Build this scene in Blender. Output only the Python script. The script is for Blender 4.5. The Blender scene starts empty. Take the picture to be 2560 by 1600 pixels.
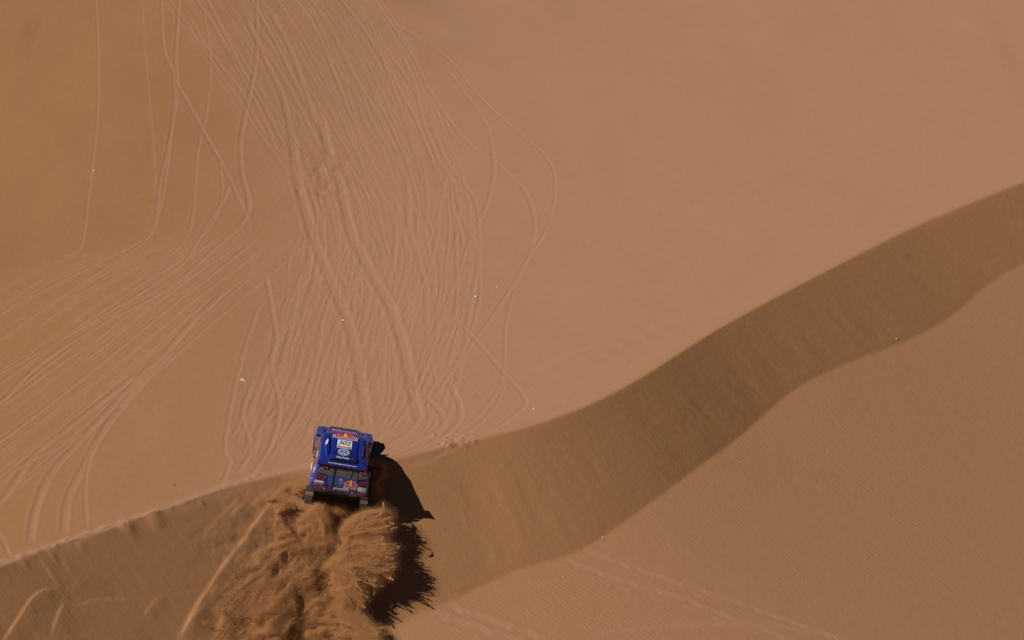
import bpy, bmesh, math, random
import numpy as np
from mathutils import Vector, Matrix

S = bpy.context.scene
COL = S.collection
rng = np.random.default_rng(7)
random.seed(7)

# ------------------------------------------------------------------ camera
DEP = math.radians(18.0)                    # the helicopter looks down at 18 degrees
DIST = 130.0                                # metres from camera to car
FPX = 73.0 * DIST                           # focal length in pixels of the 2560 px wide photograph
RIGHT = np.array([1.0, 0.0, 0.0])
UP = np.array([0.0, math.sin(DEP), math.cos(DEP)])
BACK = np.array([0.0, -math.cos(DEP), math.sin(DEP)])
CAM = -((850 - 1280) / FPX * DIST * RIGHT - (1190 - 800) / FPX * DIST * UP - DIST * BACK)
cd = bpy.data.cameras.new('camera')
cam = bpy.data.objects.new('camera', cd)
COL.objects.link(cam)
cam.location = CAM
cam.rotation_euler = (math.radians(90) - DEP, 0, 0)
cd.sensor_width = 36.0
cd.lens = FPX / 2560 * 36.0
cd.clip_start = 1.0
cd.clip_end = 6000.0
S.camera = cam

# ------------------------------------------------------------------ light
SUN_EL = math.radians(40.5)
SUN_AZ = math.radians(194.0)                # direction TO the sun, counter-clockwise from +X
sun_vec = Vector((math.cos(SUN_EL) * math.cos(SUN_AZ), math.cos(SUN_EL) * math.sin(SUN_AZ), math.sin(SUN_EL)))
w = bpy.data.worlds.new('World')
S.world = w
w.use_nodes = True
nt = w.node_tree
nt.nodes.clear()
out = nt.nodes.new('ShaderNodeOutputWorld')
bg = nt.nodes.new('ShaderNodeBackground')
sky = nt.nodes.new('ShaderNodeTexSky')
sky.sky_type = 'NISHITA'
sky.sun_disc = False
sky.sun_elevation = SUN_EL
sky.sun_rotation = math.radians(90) - SUN_AZ
sky.altitude = 2500
sky.air_density = 0.3
sky.dust_density = 0.1
bg.inputs['Strength'].default_value = 0.05
nt.links.new(sky.outputs[0], bg.inputs['Color'])
nt.links.new(bg.outputs[0], out.inputs['Surface'])
sd = bpy.data.lights.new('sun', 'SUN')
sd.energy = 4.75
sd.angle = math.radians(0.5)
sd.color = (1.0, 0.93, 0.84)
sun = bpy.data.objects.new('sun', sd)
COL.objects.link(sun)
sun.rotation_euler = sun_vec.to_track_quat('Z', 'Y').to_euler()
S.view_settings.view_transform = 'Standard'
S.view_settings.look = 'None'
S.view_settings.gamma = 1.0
S.view_settings.exposure = 0.0
S.view_settings.use_curve_mapping = False
S.render.engine = 'CYCLES'

# ------------------------------------------------------------------ material helpers
def new_mat(name):
    m = bpy.data.materials.new(name)
    m.use_nodes = True
    return m, m.node_tree, m.node_tree.nodes['Principled BSDF']


def simple(name, col, rough=0.5, metal=0.0, coat=0.0, dirt=0.0, spec=0.5):
    """plain procedural material: base colour with fine noise wear and dust"""
    m, t, b = new_mat(name)
    tc = t.nodes.new('ShaderNodeTexCoord')
    n = t.nodes.new('ShaderNodeTexNoise')
    n.inputs['Scale'].default_value = 9.0
    n.inputs['Detail'].default_value = 6.0
    t.links.new(tc.outputs['Object'], n.inputs['Vector'])
    r = t.nodes.new('ShaderNodeValToRGB')
    r.color_ramp.elements[0].position = 0.35
    r.color_ramp.elements[1].position = 0.75
    d = np.array([0.34, 0.21, 0.12])
    c0 = np.array(col) * 0.92
    c1 = np.array(col) * (1 - dirt) + d * dirt
    r.color_ramp.elements[0].color = (*c0, 1)
    r.color_ramp.elements[1].color = (*c1, 1)
    t.links.new(n.outputs['Fac'], r.inputs['Fac'])
    t.links.new(r.outputs['Color'], b.inputs['Base Color'])
    b.inputs['Roughness'].default_value = rough
    b.inputs['Metallic'].default_value = metal
    b.inputs['Coat Weight'].default_value = coat
    b.inputs['Coat Roughness'].default_value = 0.06
    b.inputs['Specular IOR Level'].default_value = spec
    return m


# ------------------------------------------------------------------ noise
PERM = np.random.default_rng(3).permutation(4096)
RV = np.random.default_rng(4).uniform(-1, 1, 4096)


def vnoise(x, y, z=None, seed=0):
    """smooth value noise in -1..1, vectorised"""
    if z is None:
        z = np.zeros_like(x)
    ix, iy, iz = np.floor(x).astype(np.int64), np.floor(y).astype(np.int64), np.floor(z).astype(np.int64)
    fx, fy, fz = x - ix, y - iy, z - iz
    fx, fy, fz = (f * f * (3 - 2 * f) for f in (fx, fy, fz))

    def h(a, b, c):
        return RV[PERM[(PERM[(PERM[(a + seed * 131) & 4095] + b) & 4095] + c) & 4095]]
    r = 0
    for dx in (0, 1):
        for dy in (0, 1):
            for dz in (0, 1):
                wgt = (fx if dx else 1 - fx) * (fy if dy else 1 - fy) * (fz if dz else 1 - fz)
                r = r + wgt * h(ix + dx, iy + dy, iz + dz)
    return r


def fbm(x, y, z=None, octs=4, seed=0):
    r, a, f = 0, 1.0, 1.0
    for o in range(octs):
        r = r + a * vnoise(x * f, y * f, None if z is None else z * f, seed + o)
        a *= 0.5
        f *= 2.03
    return r


def sstep(a, b, x):
    t = np.clip((x - a) / (b - a), 0, 1)
    return t * t * (3 - 2 * t)


# ------------------------------------------------------------------ dune terrain
def upper_flat(x, y):
    z = 0.21 * np.logaddexp(0, np.minimum((x - 2) / 3, 40)) * np.exp(-np.maximum(x - 40, 0) / 60)
    return z + 0.06 * 60 * np.tanh(y / 60)


def ray(px, py):
    px, py = np.atleast_1d(np.asarray(px, float)), np.atleast_1d(np.asarray(py, float))
    return ((px - 1280) / FPX)[:, None] * RIGHT - ((py - 800) / FPX)[:, None] * UP - BACK


def hit(px, py, f, h=0.0):
    """where the line of sight through a photo pixel meets the height function f, h metres above it"""
    v = ray(px, py)
    lo, hi = np.full(len(v), 60.0), np.full(len(v), 400.0)
    for _ in range(29):
        m = (lo + hi) / 2
        p = CAM + v * m[:, None]
        up_ = p[:, 2] > f(p[:, 0], p[:, 1]) + h
        lo, hi = np.where(up_, m, lo), np.where(up_, hi, m)
    return CAM + v * lo[:, None]


_fp = hit([0, 210, 420, 700], [690, 655, 625, 575], upper_flat)
FOLD = np.polyfit(_fp[:, 0], _fp[:, 1], 1)


def fold_y(x):
    return FOLD[1] + FOLD[0] * np.clip(x, -60, 20) + 0.5 * np.sin(x * 0.35)


def upper(x, y):
    """windward side beyond the crest"""
    z = upper_flat(x, y)
    # far dune flank rising beyond the hollow on the left
    d = np.clip(y - fold_y(x), -50, 120)
    z = z + (0.2 + 0.8 * sstep(14.0, -12.0, x)) * 0.03 * 1.3 * np.logaddexp(0, np.clip(d / 1.3, -40, 120))
    # low bank along the near edge of that flank
    return z + 0.22 * sstep(-1, -13, x) * sstep(0, 4.0, d)


CREST_PX = [(-600, 1590), (-250, 1500), (0, 1415), (200, 1345), (420, 1275), (560, 1220), (700, 1180), (850, 1165),
            (960, 1155), (1130, 1112), (1290, 1080), (1480, 1015), (1640, 925), (1760, 840), (1900, 765), (2100, 660),
            (2300, 560), (2560, 455), (2900, 330), (3300, 200)]
TOE_PX = [(1000, 1560), (1060, 1528), (1129, 1493), (1238, 1445), (1380, 1400), (1451, 1385), (1530, 1325), (1620, 1258), (1696, 1200),
          (1780, 1140), (1850, 1094), (1952, 997), (2017, 951), (2169, 886), (2248, 863), (2322, 826), (2387, 789), (2433, 743), (2480, 700),
          (2519, 678), (2600, 640)]
def tan_face(x):
    """the slip face eases off towards the right"""
    return 0.65 - 0.10 * sstep(9.0, 24.0, x)



cw = hit([p[0] for p in CREST_PX], [p[1] for p in CREST_PX], upper)
CX = np.arange(-40, 60, 0.1)
cy_ = np.interp(CX, cw[:, 0], cw[:, 1])
lo_ = CX < cw[0, 0]
cy_[lo_] = cw[0, 1] + (CX[lo_] - cw[0, 0]) * 0.5
hi_ = CX > cw[-1, 0]
cy_[hi_] = cw[-1, 1] + (CX[hi_] - cw[-1, 0]) * 0.4
k_ = np.exp(-0.5 * (np.arange(-25, 26) / 10.0) ** 2)
k_ /= k_.sum()
cy_ = np.convolve(np.pad(cy_, 25, mode='reflect', reflect_type='odd'), k_, mode='valid')
th_ = np.arctan(np.gradient(cy_, CX))


def crest(x):
    xx = np.clip(x, CX[0], CX[-1])
    c = np.interp(xx, CX, cy_) + (x - xx) * 0.3
    return c, np.interp(xx, CX, th_)


ARC = np.r_[0, np.cumsum(np.hypot(np.diff(CX), np.diff(cy_)))]


def foot(x, y):
    """nearest crest point (its x) and signed distance from the crest, positive down the slip face"""
    xf = x + np.zeros_like(y)
    for _ in range(5):
        c, th = crest(xf)
        xf = xf + 0.75 * ((x - xf) * np.cos(th) + (y - c) * np.sin(th)) * np.cos(th)
    c, th = crest(xf)
    return xf, (x - xf) * np.sin(th) - (y - c) * np.cos(th), c, th


def slip_only(x, y):
    xf, s, c, th = foot(x, y)
    return np.where(s > 0, upper(xf, c) - tan_face(xf) * s, upper(x, y))


# length of the slip face from crest to toe, along x
tw = hit([p[0] for p in TOE_PX], [p[1] for p in TOE_PX], slip_only)
_tf, _ts, _, _ = foot(tw[:, 0], tw[:, 1])
_o = np.argsort(_tf)
_sx = np.interp(CX, _tf[_o], _ts[_o]) + 0.32 * np.maximum(_tf[_o[0]] - CX, 0)
_k = np.exp(-0.5 * (np.arange(-30, 31) / 7.0) ** 2)
TOE_S = np.convolve(np.pad(_sx, 30, mode='edge'), _k / _k.sum(), mode='valid')


def _uv(x, y):
    return np.clip(x * .77 + y * .64, -4, 42), x * .64 - y * .77


PF = 0.35                                     # fall of the floor away from the toe
_u, _v = _uv(tw[:, 0], tw[:, 1])
FLOOR = np.polyfit(_u, tw[:, 2] + PF * _v, 3)


def lower(x, y):
    """rippled floor below the slip face: a broad gently twisted flank"""
    u, v = _uv(x, y)
    return np.polyval(FLOOR, u) - PF * 40 * np.tanh(v / 40)


def toe_s(x):
    return np.interp(x, CX, TOE_S)


def base(x, y):
    x, y = np.broadcast_arrays(np.asarray(x, float), np.asarray(y, float))
    xf, s, c, th = foot(x, y)
    left = sstep(0.5, -1.5, xf)
    # broken, trampled lip on the left
    jit = left * (0.09 * vnoise(xf * .8, xf * 0 + 3.1) + 0.11 * vnoise(xf * 3.1, xf * 0 + 8.2) * sstep(.1, .7, vnoise(xf * .9, xf * 0 + 5.5)))
    s = s + jit * np.exp(-np.abs(s) / .28)
    zc, st, tn = upper(xf, c), toe_s(xf), tan_face(xf)
    over = s - st
    gap = zc - tn * st - lower(xf + st * np.sin(th), c - st * np.cos(th))
    low = np.where(over < 0, zc - tn * s, lower(x, y) + gap * np.exp(-np.maximum(over, 0) / 3.5))
    return np.where(s > 0, low, upper(x, y))


def smooth_line(pts, step):
    """Catmull-Rom through pixel points, resampled"""
    p = np.asarray(pts, float)
    p = np.vstack([2 * p[0] - p[1], p, 2 * p[-1] - p[-2]])
    o = []
    for i in range(1, len(p) - 2):
        t = np.linspace(0, 1, 7, endpoint=False)[:, None]
        a, b, c, d = p[i - 1], p[i], p[i + 1], p[i + 2]
        o.append(0.5 * ((2 * b) + (c - a) * t + (2 * a - 5 * b + 4 * c - d) * t * t + (3 * b - a - 3 * c + d) * t ** 3))
    o.append(p[-2][None])
    return np.vstack(o)


def resample(w2, step):
    seg = np.hypot(*(np.diff(w2, axis=0)).T)
    L = np.r_[0, np.cumsum(seg)]
    n = max(2, int(L[-1] / step))
    q = np.linspace(0, L[-1], n)
    return np.c_[np.interp(q, L, w2[:, 0]), np.interp(q, L, w2[:, 1])], q


def spread(a, b, n, r):
    """n growing steps from a to b"""
    d = np.cumsum(r ** np.arange(1, n + 1))
    return a + (b - a) * d / d[-1]


_c = hit([-60, 2620, -60, 2620], [-30, -30, 1630, 1630], base)
print('corners', np.round(_c, 1))
YTOP = float(_c[:2, 1].max()) + 2.5
X0, X1, DX = -17.0, 28.5, 0.04
xs = np.arange(X0, X1, DX)
ya = np.arange(-13.0, 18.0, 0.065)
yb = np.arange(18.0, YTOP, 0.10)
ys = np.r_[ya, yb]
nx0, ny0 = len(xs), len(ys)
gx, gy = np.meshgrid(xs, ys)
Z = base(gx, gy)
T = np.zeros_like(Z)             # relief of tracks
DIST_ = np.full(Z.size, 9.0)
DIS = np.zeros_like(Z)           # how churned the sand is


def carve(w2, halfw, depth, berm=0.40, wob=0.45, fade=(0.6, 0.6), rough=0.0, seed=0):
    """press one wheel rut with its berms into the sand"""
    p, q = resample(w2, 0.09)
    tg = np.gradient(p, axis=0)
    tg /= np.maximum(np.linalg.norm(tg, axis=1), 1e-9)[:, None]
    R = halfw * 2.4
    depth = depth * 0.185
    ok = (p[:, 0] > X0 + .5) & (p[:, 0] < X1 - .5) & (p[:, 1] > ys[0] + .5) & (p[:, 1] < ys[-1] - 1)
    L = q[-1]
    amp = np.clip(q / max(fade[0], .01), 0, 1) * np.clip((L - q) / max(fade[1], .01), 0, 1)
    amp = amp * (1 + wob * vnoise(q * 0.8, q * 0 + seed * 1.7, seed=seed % 7) + 0.15 * vnoise(q * 4, q * 0 + seed * .7))
    if rough:
        amp = amp * (1 + rough * vnoise(q * 3.2, q * 0 + seed))
    p, amp, tg = p[ok], amp[ok], tg[ok]
    if len(p) < 3:
        return
    ci = np.rint((p[:, 0] - X0) / DX).astype(int)
    ri = np.searchsorted(ys, p[:, 1])
    kx = int(R / DX) + 1
    ky = int(R / 0.065) + 1
    ox, oy = np.meshgrid(np.arange(-kx, kx + 1), np.arange(-ky, ky + 1))
    ox, oy = ox.ravel(), oy.ravel()
    c = np.clip(ci[:, None] + ox[None], 0, nx0 - 1)
    r = np.clip(ri[:, None] + oy[None], 0, ny0 - 1)
    ex, ey = xs[c] - p[:, 0][:, None], ys[r] - p[:, 1][:, None]
    al_ = np.abs(ex * tg[:, :1] + ey * tg[:, 1:])
    pe_ = ex * tg[:, 1:] - ey * tg[:, :1]
    d = np.hypot(pe_, np.maximum(al_ - .05, 0))
    flat = (r * nx0 + c).ravel()
    np.minimum.at(DIST_, flat, d.ravel())
    u = np.unique(flat)
    # amplitude from nearest sample: approximate through a second pass
    near = d.ravel() <= DIST_[flat] + 1e-9
    A = np.zeros(0)
    am = np.repeat(amp, len(ox))[near]
    fn = flat[near]
    tmp = AMP_
    tmp[fn] = am
    t = DIST_[u] / halfw
    prof = -depth * (1 - sstep(0.45, 1.15, t)) + depth * berm * np.exp(-((t - 1.5) / 0.38) ** 2)
    fl = T.ravel()
    keep = 1 - 0.75 * np.exp(-(t / 1.2) ** 2) * np.clip(tmp[u], 0, 1)
    fl[u] = fl[u] * keep + prof * tmp[u]
    DIS.ravel()[u] = np.maximum(DIS.ravel()[u], np.exp(-(t / 1.3) ** 2) * np.clip(tmp[u], 0, 1))
    DIST_[u] = 9.0


AMP_ = np.zeros(Z.size)
K = 2560 / 2419.0


def track(pts, halfw=0.09, depth=0.035, surf=None, **kw):
    """pts in the 2419 px wide view of the photograph"""
    l = smooth_line(pts, 1) * K
    p = hit(l[:, 0], l[:, 1], surf or upper)
    carve(p[:, :2], halfw, depth, **kw)


tid = [0]


def sd_():
    tid[0] += 1
    return tid[0]


# levels of the churned lane: photo row, left edge, right edge
LV = np.array([(-60, 330, 850), (0, 390, 900), (100, 440, 965), (200, 515, 1015), (300, 575, 1055), (400, 640, 1085),
               (500, 690, 1115), (600, 700, 1130), (700, 662, 1130), (800, 640, 1110), (900, 612, 1090),
               (1000, 566, 1060), (1060, 545, 1000), (1120, 535, 930)], float)


def lane(y, q):
    l, r = np.interp(y, LV[:, 0], LV[:, 1]), np.interp(y, LV[:, 0], LV[:, 2])
    return l + (r - l) * q


def flow(y0, y1, q0, q1, wig, ph):
    yy = np.linspace(y0, y1, max(5, int(abs(y1 - y0) / 95)))
    t = (yy - y0) / (y1 - y0)
    q = q0 + (q1 - q0) * t + wig * np.sin(ph + t * 5.0) * 0.6 + wig * np.array([rng.normal() for _ in yy]) * 0.35
    return [(lane(y, a), y) for y, a in zip(yy, q)]


# upper fan coming over the far rise
for i in range(84):
    q = ((i + rng.uniform(0, 1)) / 84) ** .75
    y0 = -60 if rng.random() < .7 else rng.uniform(0, 260)
    y1 = rng.uniform(300, 560)
    hw = rng.choice([0.036, 0.045, 0.06, 0.09])
    track(flow(y0, y1, q, np.clip(q + rng.normal(0, .06), 0, 1), .02, rng.uniform(0, 6)), hw,
          rng.uniform(.014, .05) * (hw / .09) ** .5, seed=sd_(), fade=(.5, 2.5))
# criss-crossing middle of the lane
for i in range(90):
    q = rng.uniform(0.0, 1)
    y0 = rng.uniform(360, 640)
    y1 = rng.uniform(720, 1000)
    hw = rng.choice([0.045, 0.06, 0.08, 0.11])
    track(flow(y0, y1, q, np.clip(q + rng.normal(0, .16), 0.02, .98), .04, rng.uniform(0, 6)), hw,
          rng.uniform(.02, .042) * (hw / .09) ** .5, seed=sd_(), fade=(2.0, 2.0))
for i in range(80):
    q = rng.uniform(0, 1)
    y0 = rng.uniform(620, 860)
    y1 = rng.uniform(1020, 1125) - 50 * q
    hw = rng.choice([0.045, 0.07, 0.10])
    track(flow(y0, y1, q, np.clip(q + rng.normal(-.03, .10), 0.0, 1), .03, rng.uniform(0, 6)), hw,
          rng.uniform(.022, .045) * (hw / .09) ** .5, seed=sd_(), fade=(2.0, 1.0))
# left fan running down into the hollow and off to the lower left
for i in range(44):
    q = (i + rng.uniform(0, 1)) / 44
    xa, ya_ = 330 + 400 * q + rng.normal(0, 12), 578 - 45 * q + 60 * max(0, q - .6) + rng.normal(0, 10)
    ye = 690 + 500 * q ** 1.1 + rng.normal(0, 12)
    bow = rng.uniform(10, 34)
    pts = []
    s0 = 0.0 if rng.random() < .7 else rng.uniform(0.1, .5)
    s1 = 1.04 if rng.random() < .65 else rng.uniform(.45, .9)
    for t in np.linspace(s0, s1, 7):
        pts.append((xa * (1 - t), ya_ + (ye - ya_) * t - bow * math.sin(t * math.pi) * (1 - q * 1.6) + rng.normal(0, 2)))
    hw = rng.choice([0.036, 0.045, 0.06, 0.09])
    track(pts, hw, rng.uniform(.010, .042) * (hw / .09) ** .4, seed=sd_(), fade=(2.0, 1.0))
# single lines traced one by one: (points, half width, depth)
LINES = [
    ([(225, -40), (232, 160), (228, 300), (210, 450), (196, 560), (175, 596), (60, 656), (-20, 700)], .06, .03),
    ([(333, -30), (345, 150), (358, 300), (368, 460)], .05, .014),
    ([(380, -40), (386, 110), (411, 185), (405, 300), (376, 440), (360, 530), (322, 572), (225, 622), (-20, 752)], .08, .038),
    ([(424, -40), (414, 130), (410, 250), (388, 430), (366, 520), (332, 575), (200, 664), (-20, 812)], .08, .038),
    ([(411, 185), (470, 290), (540, 420), (582, 512), (586, 545)], .09, .042),
    ([(428, -40), (416, 110), (417, 240), (380, 420), (362, 540), (300, 600)], .07, .03),
    ([(480, 20), (496, 130), (490, 250), (468, 350), (460, 440), (450, 530), (412, 592), (300, 660)], .07, .03),
    ([(605, -40), (606, 120), (594, 200), (570, 315), (570, 400), (586, 470), (575, 520), (500, 592), (400, 682), (250, 762), (100, 852), (-20, 970)], .10, .05),
    ([(545, 430), (498, 530), (470, 560), (440, 612), (380, 662), (250, 742), (-20, 890)], .08, .042),
    ([(520, 380), (522, 470), (480, 545), (455, 590)], .06, .03),
    ([(470, 740), (380, 850), (300, 940), (236, 1030), (200, 1100), (160, 1180), (150, 1268)], .13, .06),
    ([(530, 690), (420, 800), (340, 880), (200, 1030), (122, 1120), (82, 1210), (70, 1290)], .13, .055),
    ([(330, 880), (100, 1060), (30, 1150), (-10, 1200)], .13, .06),
    ([(410, 830), (260, 1000), (216, 1080), (200, 1160), (206, 1250)], .07, .03),
    ([(-10, 1250), (8, 1280), (24, 1322)], .08, .04),
    ([(150, 1050), (40, 1110), (-10, 1160)], .11, .05),
    ([(612, 720), (570, 850), (545, 960), (530, 1060), (542, 1092), (522, 1150)], .08, .036),
    ([(628, 650), (640, 720), (652, 800), (640, 860), (660, 960), (640, 1050), (590, 1130)], .09, .045),
    ([(600, 890), (572, 980), (592, 1060), (560, 1120)], .09, .045),
    ([(800, -40), (890, 30), (1050, 132), (1120, 215), (1200, 292), (1290, 372), (1312, 442), (1290, 540), (1232, 640), (1196, 760), (1190, 862), (1170, 932), (1092, 1012), (950, 1072)], .075, .03),
    ([(860, -30), (960, 110), (1012, 210), (1100, 330), (1180, 392), (1240, 452), (1262, 522), (1250, 600), (1200, 692), (1140, 780), (1080, 860), (1022, 942)], .09, .034),
    ([(1062, 170), (1120, 250), (1154, 310), (1166, 400), (1150, 480), (1112, 560), (1062, 700), (1002, 832)], .09, .034),
    ([(1020, 300), (1062, 390), (1120, 470), (1132, 560), (1134, 660), (1126, 740), (1090, 832), (1030, 932)], .08, .032),
    ([(1062, 742), (1120, 800), (1200, 892), (1240, 942), (1226, 972), (1150, 1022), (1000, 1078), (890, 1096)], .09, .04),
    ([(1194, 900), (1170, 960), (1120, 1010), (1020, 1060), (900, 1090)], .08, .036),
    ([(1060, 900), (1086, 960), (1080, 1000), (1030, 1040), (930, 1080), (880, 1092)], .11, .05),
    ([(1000, 930), (1044, 980), (1040, 1010), (960, 1056), (885, 1084)], .11, .05),
    ([(950, 900), (988, 960), (976, 1010), (900, 1060)], .10, .045),
    ([(1040, 850), (1100, 900), (1150, 950)], .06, .024),
    ([(580, 40), (640, 170), (668, 230), (690, 330)], .13, .06),
    ([(640, 30), (690, 130), (720, 215), (742, 270)], .13, .06),
]
for pts, hw, dp in LINES:
    track(pts, hw, dp, seed=sd_())
# the two deep ruts of the last car over, with churned bottoms
track([(690, 320), (702, 420), (736, 540), (772, 642), (816, 742), (840, 832), (856, 932), (868, 1010)], .19, .07, rough=.3, seed=sd_())
track([(760, 280), (778, 370), (802, 432), (832, 552), (882, 652), (926, 732), (956, 832), (976, 932), (990, 1000)], .19, .075, rough=.3, seed=sd_())
# crumbly double tracks on the floor below
for pts in ([(1306, 1316), (1450, 1368), (1600, 1414), (1750, 1472), (1880, 1520)],
            [(1370, 1298), (1500, 1346), (1700, 1412), (1850, 1466), (2010, 1520)]):
    track(pts, .12, .05, berm=.8, rough=.9, wob=.5, seed=sd_(), surf=base)
track([(1380, 1500), (1500, 1482), (1640, 1474), (1760, 1474), (1900, 1492), (2000, 1520)], .13, .05, seed=sd_(), surf=base)
track([(1030, 1424), (1100, 1448), (1200, 1482), (1320, 1524)], .16, .06, berm=.8, rough=.8, seed=sd_(), surf=base)
track([(1000, 1444), (1080, 1472), (1180, 1505), (1260, 1530)], .14, .05, berm=.8, rough=.8, seed=sd_(), surf=base)

# bumps, clods and slumps
def bump(px, py, rx, ry, h, rot=0.0, p=2.0):
    c = hit([px], [py], base)[0]
    dx, dy = gx - c[0], gy - c[1]
    m = (abs(dx) < 3 * max(rx, ry)) & (abs(dy) < 3 * max(rx, ry))
    ca, sa = math.cos(rot), math.sin(rot)
    u, v = (dx[m] * ca + dy[m] * sa) / rx, (-dx[m] * sa + dy[m] * ca) / ry
    T[m] += h * np.exp(-np.hypot(u, v) ** p)


# trampled clods where the tracks turn along the lip
for i in range(26):
    bump(rng.uniform(1085, 1195), rng.uniform(1086, 1120), rng.uniform(.05, .11), rng.uniform(.05, .11), rng.choice([-.035, .03, .035]))
for i in range(90):
    x = rng.uniform(0, 720)
    y = np.interp(x, [0, 200, 420, 560, 700], [1413, 1343, 1273, 1218, 1178]) - rng.uniform(-4, 15)
    bump(x, y, rng.uniform(.05, .30), rng.uniform(.04, .12), rng.choice([-.03, -.012, .012, .02, .045]) * rng.uniform(.3, 1), rng.uniform(.1, .9))
# tongues of sand pushed over the edge
for px, py, s in ((318, 1310, 1.0), (386, 1288, 1.15), (200, 1356, .6), (60, 1404, .5), (130, 1384, .6), (500, 1252, .5)):
    for j in range(4):
        bump(px + 3 * j, py + 9 * s * j, .22 * s, .26 * s, .024 * s * (1 - .2 * j), .7)
# churned pocket in the middle of the lane
for i in range(60):
    bump(rng.normal(800, 28), rng.normal(438, 30), rng.uniform(.1, .3), rng.uniform(.1, .4), rng.normal(0, .018))


def ridge(pts, wl, wr, h, fade=(.5, .8), seed=0):
    """step in the slip face: steep on the left, long on the right (a released slab edge)"""
    l = smooth_line(pts, 1)
    pw = hit(l[:, 0], l[:, 1], base)[:, :2]
    p, q = resample(pw, .05)
    t_ = np.gradient(p, axis=0)
    t_ /= np.linalg.norm(t_, axis=1)[:, None]
    m = (gx > p[:, 0].min() - 1.5) & (gx < p[:, 0].max() + 1.5) & (gy > p[:, 1].min() - 1.5) & (gy < p[:, 1].max() + 1.5)
    P = np.c_[gx[m], gy[m]]
    bd, bs, bq = np.full(len(P), 9.0), np.zeros(len(P)), np.zeros(len(P))
    for a in range(0, len(p), 2):
        v = P - p[a]
        dd = np.hypot(v[:, 0], v[:, 1])
        s = t_[a, 0] * v[:, 1] - t_[a, 1] * v[:, 0]
        u = dd < bd
        bd[u], bs[u], bq[u] = dd[u], s[u], q[a]
    amp = np.clip(bq / fade[0], 0, 1) * np.clip((q[-1] - bq) / fade[1], 0, 1) * (1 + .3 * vnoise(bq * 2, bq * 0 + seed))
    sg = np.sign(bs)
    prof = np.where(sg < 0, np.exp(-(bd / wl) ** 2), np.exp(-(bd / wr) ** 2))
    T[m] += .55 * h * prof * amp


R_ = [([(672, 1268), (600, 1370), (540, 1450), (480, 1545), (455, 1600)], .13, .30, .17),
      ([(622, 1254), (585, 1285), (560, 1310)], .10, .25, .10),
      ([(600, 1245), (545, 1300), (500, 1350)], .08, .3, .05),
      ([(146, 1472), (90, 1490), (40, 1560), (0, 1620)], .08, .35, .14),
      ([(164, 1500), (140, 1560), (128, 1610)], .09, .3, .09),
      ([(146, 1472), (190, 1506), (225, 1500), (270, 1494), (360, 1502)], .06, .3, -.08),
      ([(205, 1432), (180, 1478)], .07, .2, .06),
      ([(275, 1490), (255, 1520)], .07, .2, .07),
      ([(410, 1485), (375, 1520), (350, 1560)], .08, .2, .08),
      ([(510, 1520), (470, 1570), (440, 1610)], .12, .3, .12),
      ([(95, 1395), (130, 1440), (146, 1472)], .07, .15, .08),
      ([(150, 1385), (175, 1430), (190, 1450)], .07, .15, .06),
      ([(700, 1350), (640, 1430), (580, 1520), (540, 1600)], .20, .35, .15),
      ([(740, 1400), (690, 1480), (640, 1560), (620, 1610)], .2, .3, .13),
      ([(690, 1225), (650, 1250), (610, 1290)], .12, .3, .10),
      ([(720, 1215), (690, 1240), (660, 1290)], .12, .25, .12)]
for i, (a, wl, wr, h) in enumerate(R_):
    ridge(a, wl * .65, wr * 1.6, h * .8, seed=i)
# faint wind streak on the windward side
ridge([(1760, 785), (1640, 822), (1500, 865), (1400, 905), (1290, 950)], .30, 1.4, .12, fade=(8, 3), seed=50)

xf_g, sg_, c_, th_g = foot(gx, gy)
fade_e = sstep(X0, X0 + 1, gx) * sstep(X1, X1 - 1, gx) * sstep(ys[0], ys[0] + 1, gy) * sstep(ys[-1], ys[-1] - 2, gy)
on_face = sstep(0.05, .5, sg_) * sstep(0.05, 0.7, toe_s(xf_g) - sg_)
# avalanche chutes down the slip face
al = np.interp(xf_g, CX, ARC)
chute = (0.022 * fbm(al * .8, sg_ * 0.25, octs=3, seed=9) + .005 * vnoise(al * 4, sg_ * .5, seed=21)) * (.5 + .5 * vnoise(al * .25, sg_ * .2, seed=23))
T += on_face * chute * sstep(0.0, 2.0, sg_)
# lumpy sand churned up behind the wheels
blast = np.exp(-(((gx + 1.6) / 2.6) ** 2 + ((gy + 3.4) / 2.8) ** 2)) * (sg_ > 0)
rx_, ry_ = gx * 0.78 + gy * 0.62, -gx * 0.62 + gy * 0.78
T += blast * (0.05 * fbm(rx_ * .55, ry_ * 1.9, octs=4, seed=30) + .02 * fbm(gx * 5, gy * 5, octs=2, seed=33))
# slow undulation of the whole sheet
T += 0.05 * fbm(gx * .16, gy * .12, octs=3, seed=40) * (sg_ < 0) * sstep(0, -4, sg_)
Z += T * fade_e

def ground(x, y):
    """finished sand height inside the detailed patch (bilinear)"""
    x, y = np.asarray(x, float), np.asarray(y, float)
    u = np.clip((x - X0) / DX, 0, nx0 - 1.001)
    j = u.astype(int)
    u = u - j
    i = np.clip(np.searchsorted(ys, y, side='right') - 1, 0, ny0 - 2)
    v = np.clip((y - ys[i]) / (ys[i + 1] - ys[i]), 0, 1)
    return (Z[i, j] * (1 - u) + Z[i, j + 1] * u) * (1 - v) + (Z[i + 1, j] * (1 - u) + Z[i + 1, j + 1] * u) * v


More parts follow.
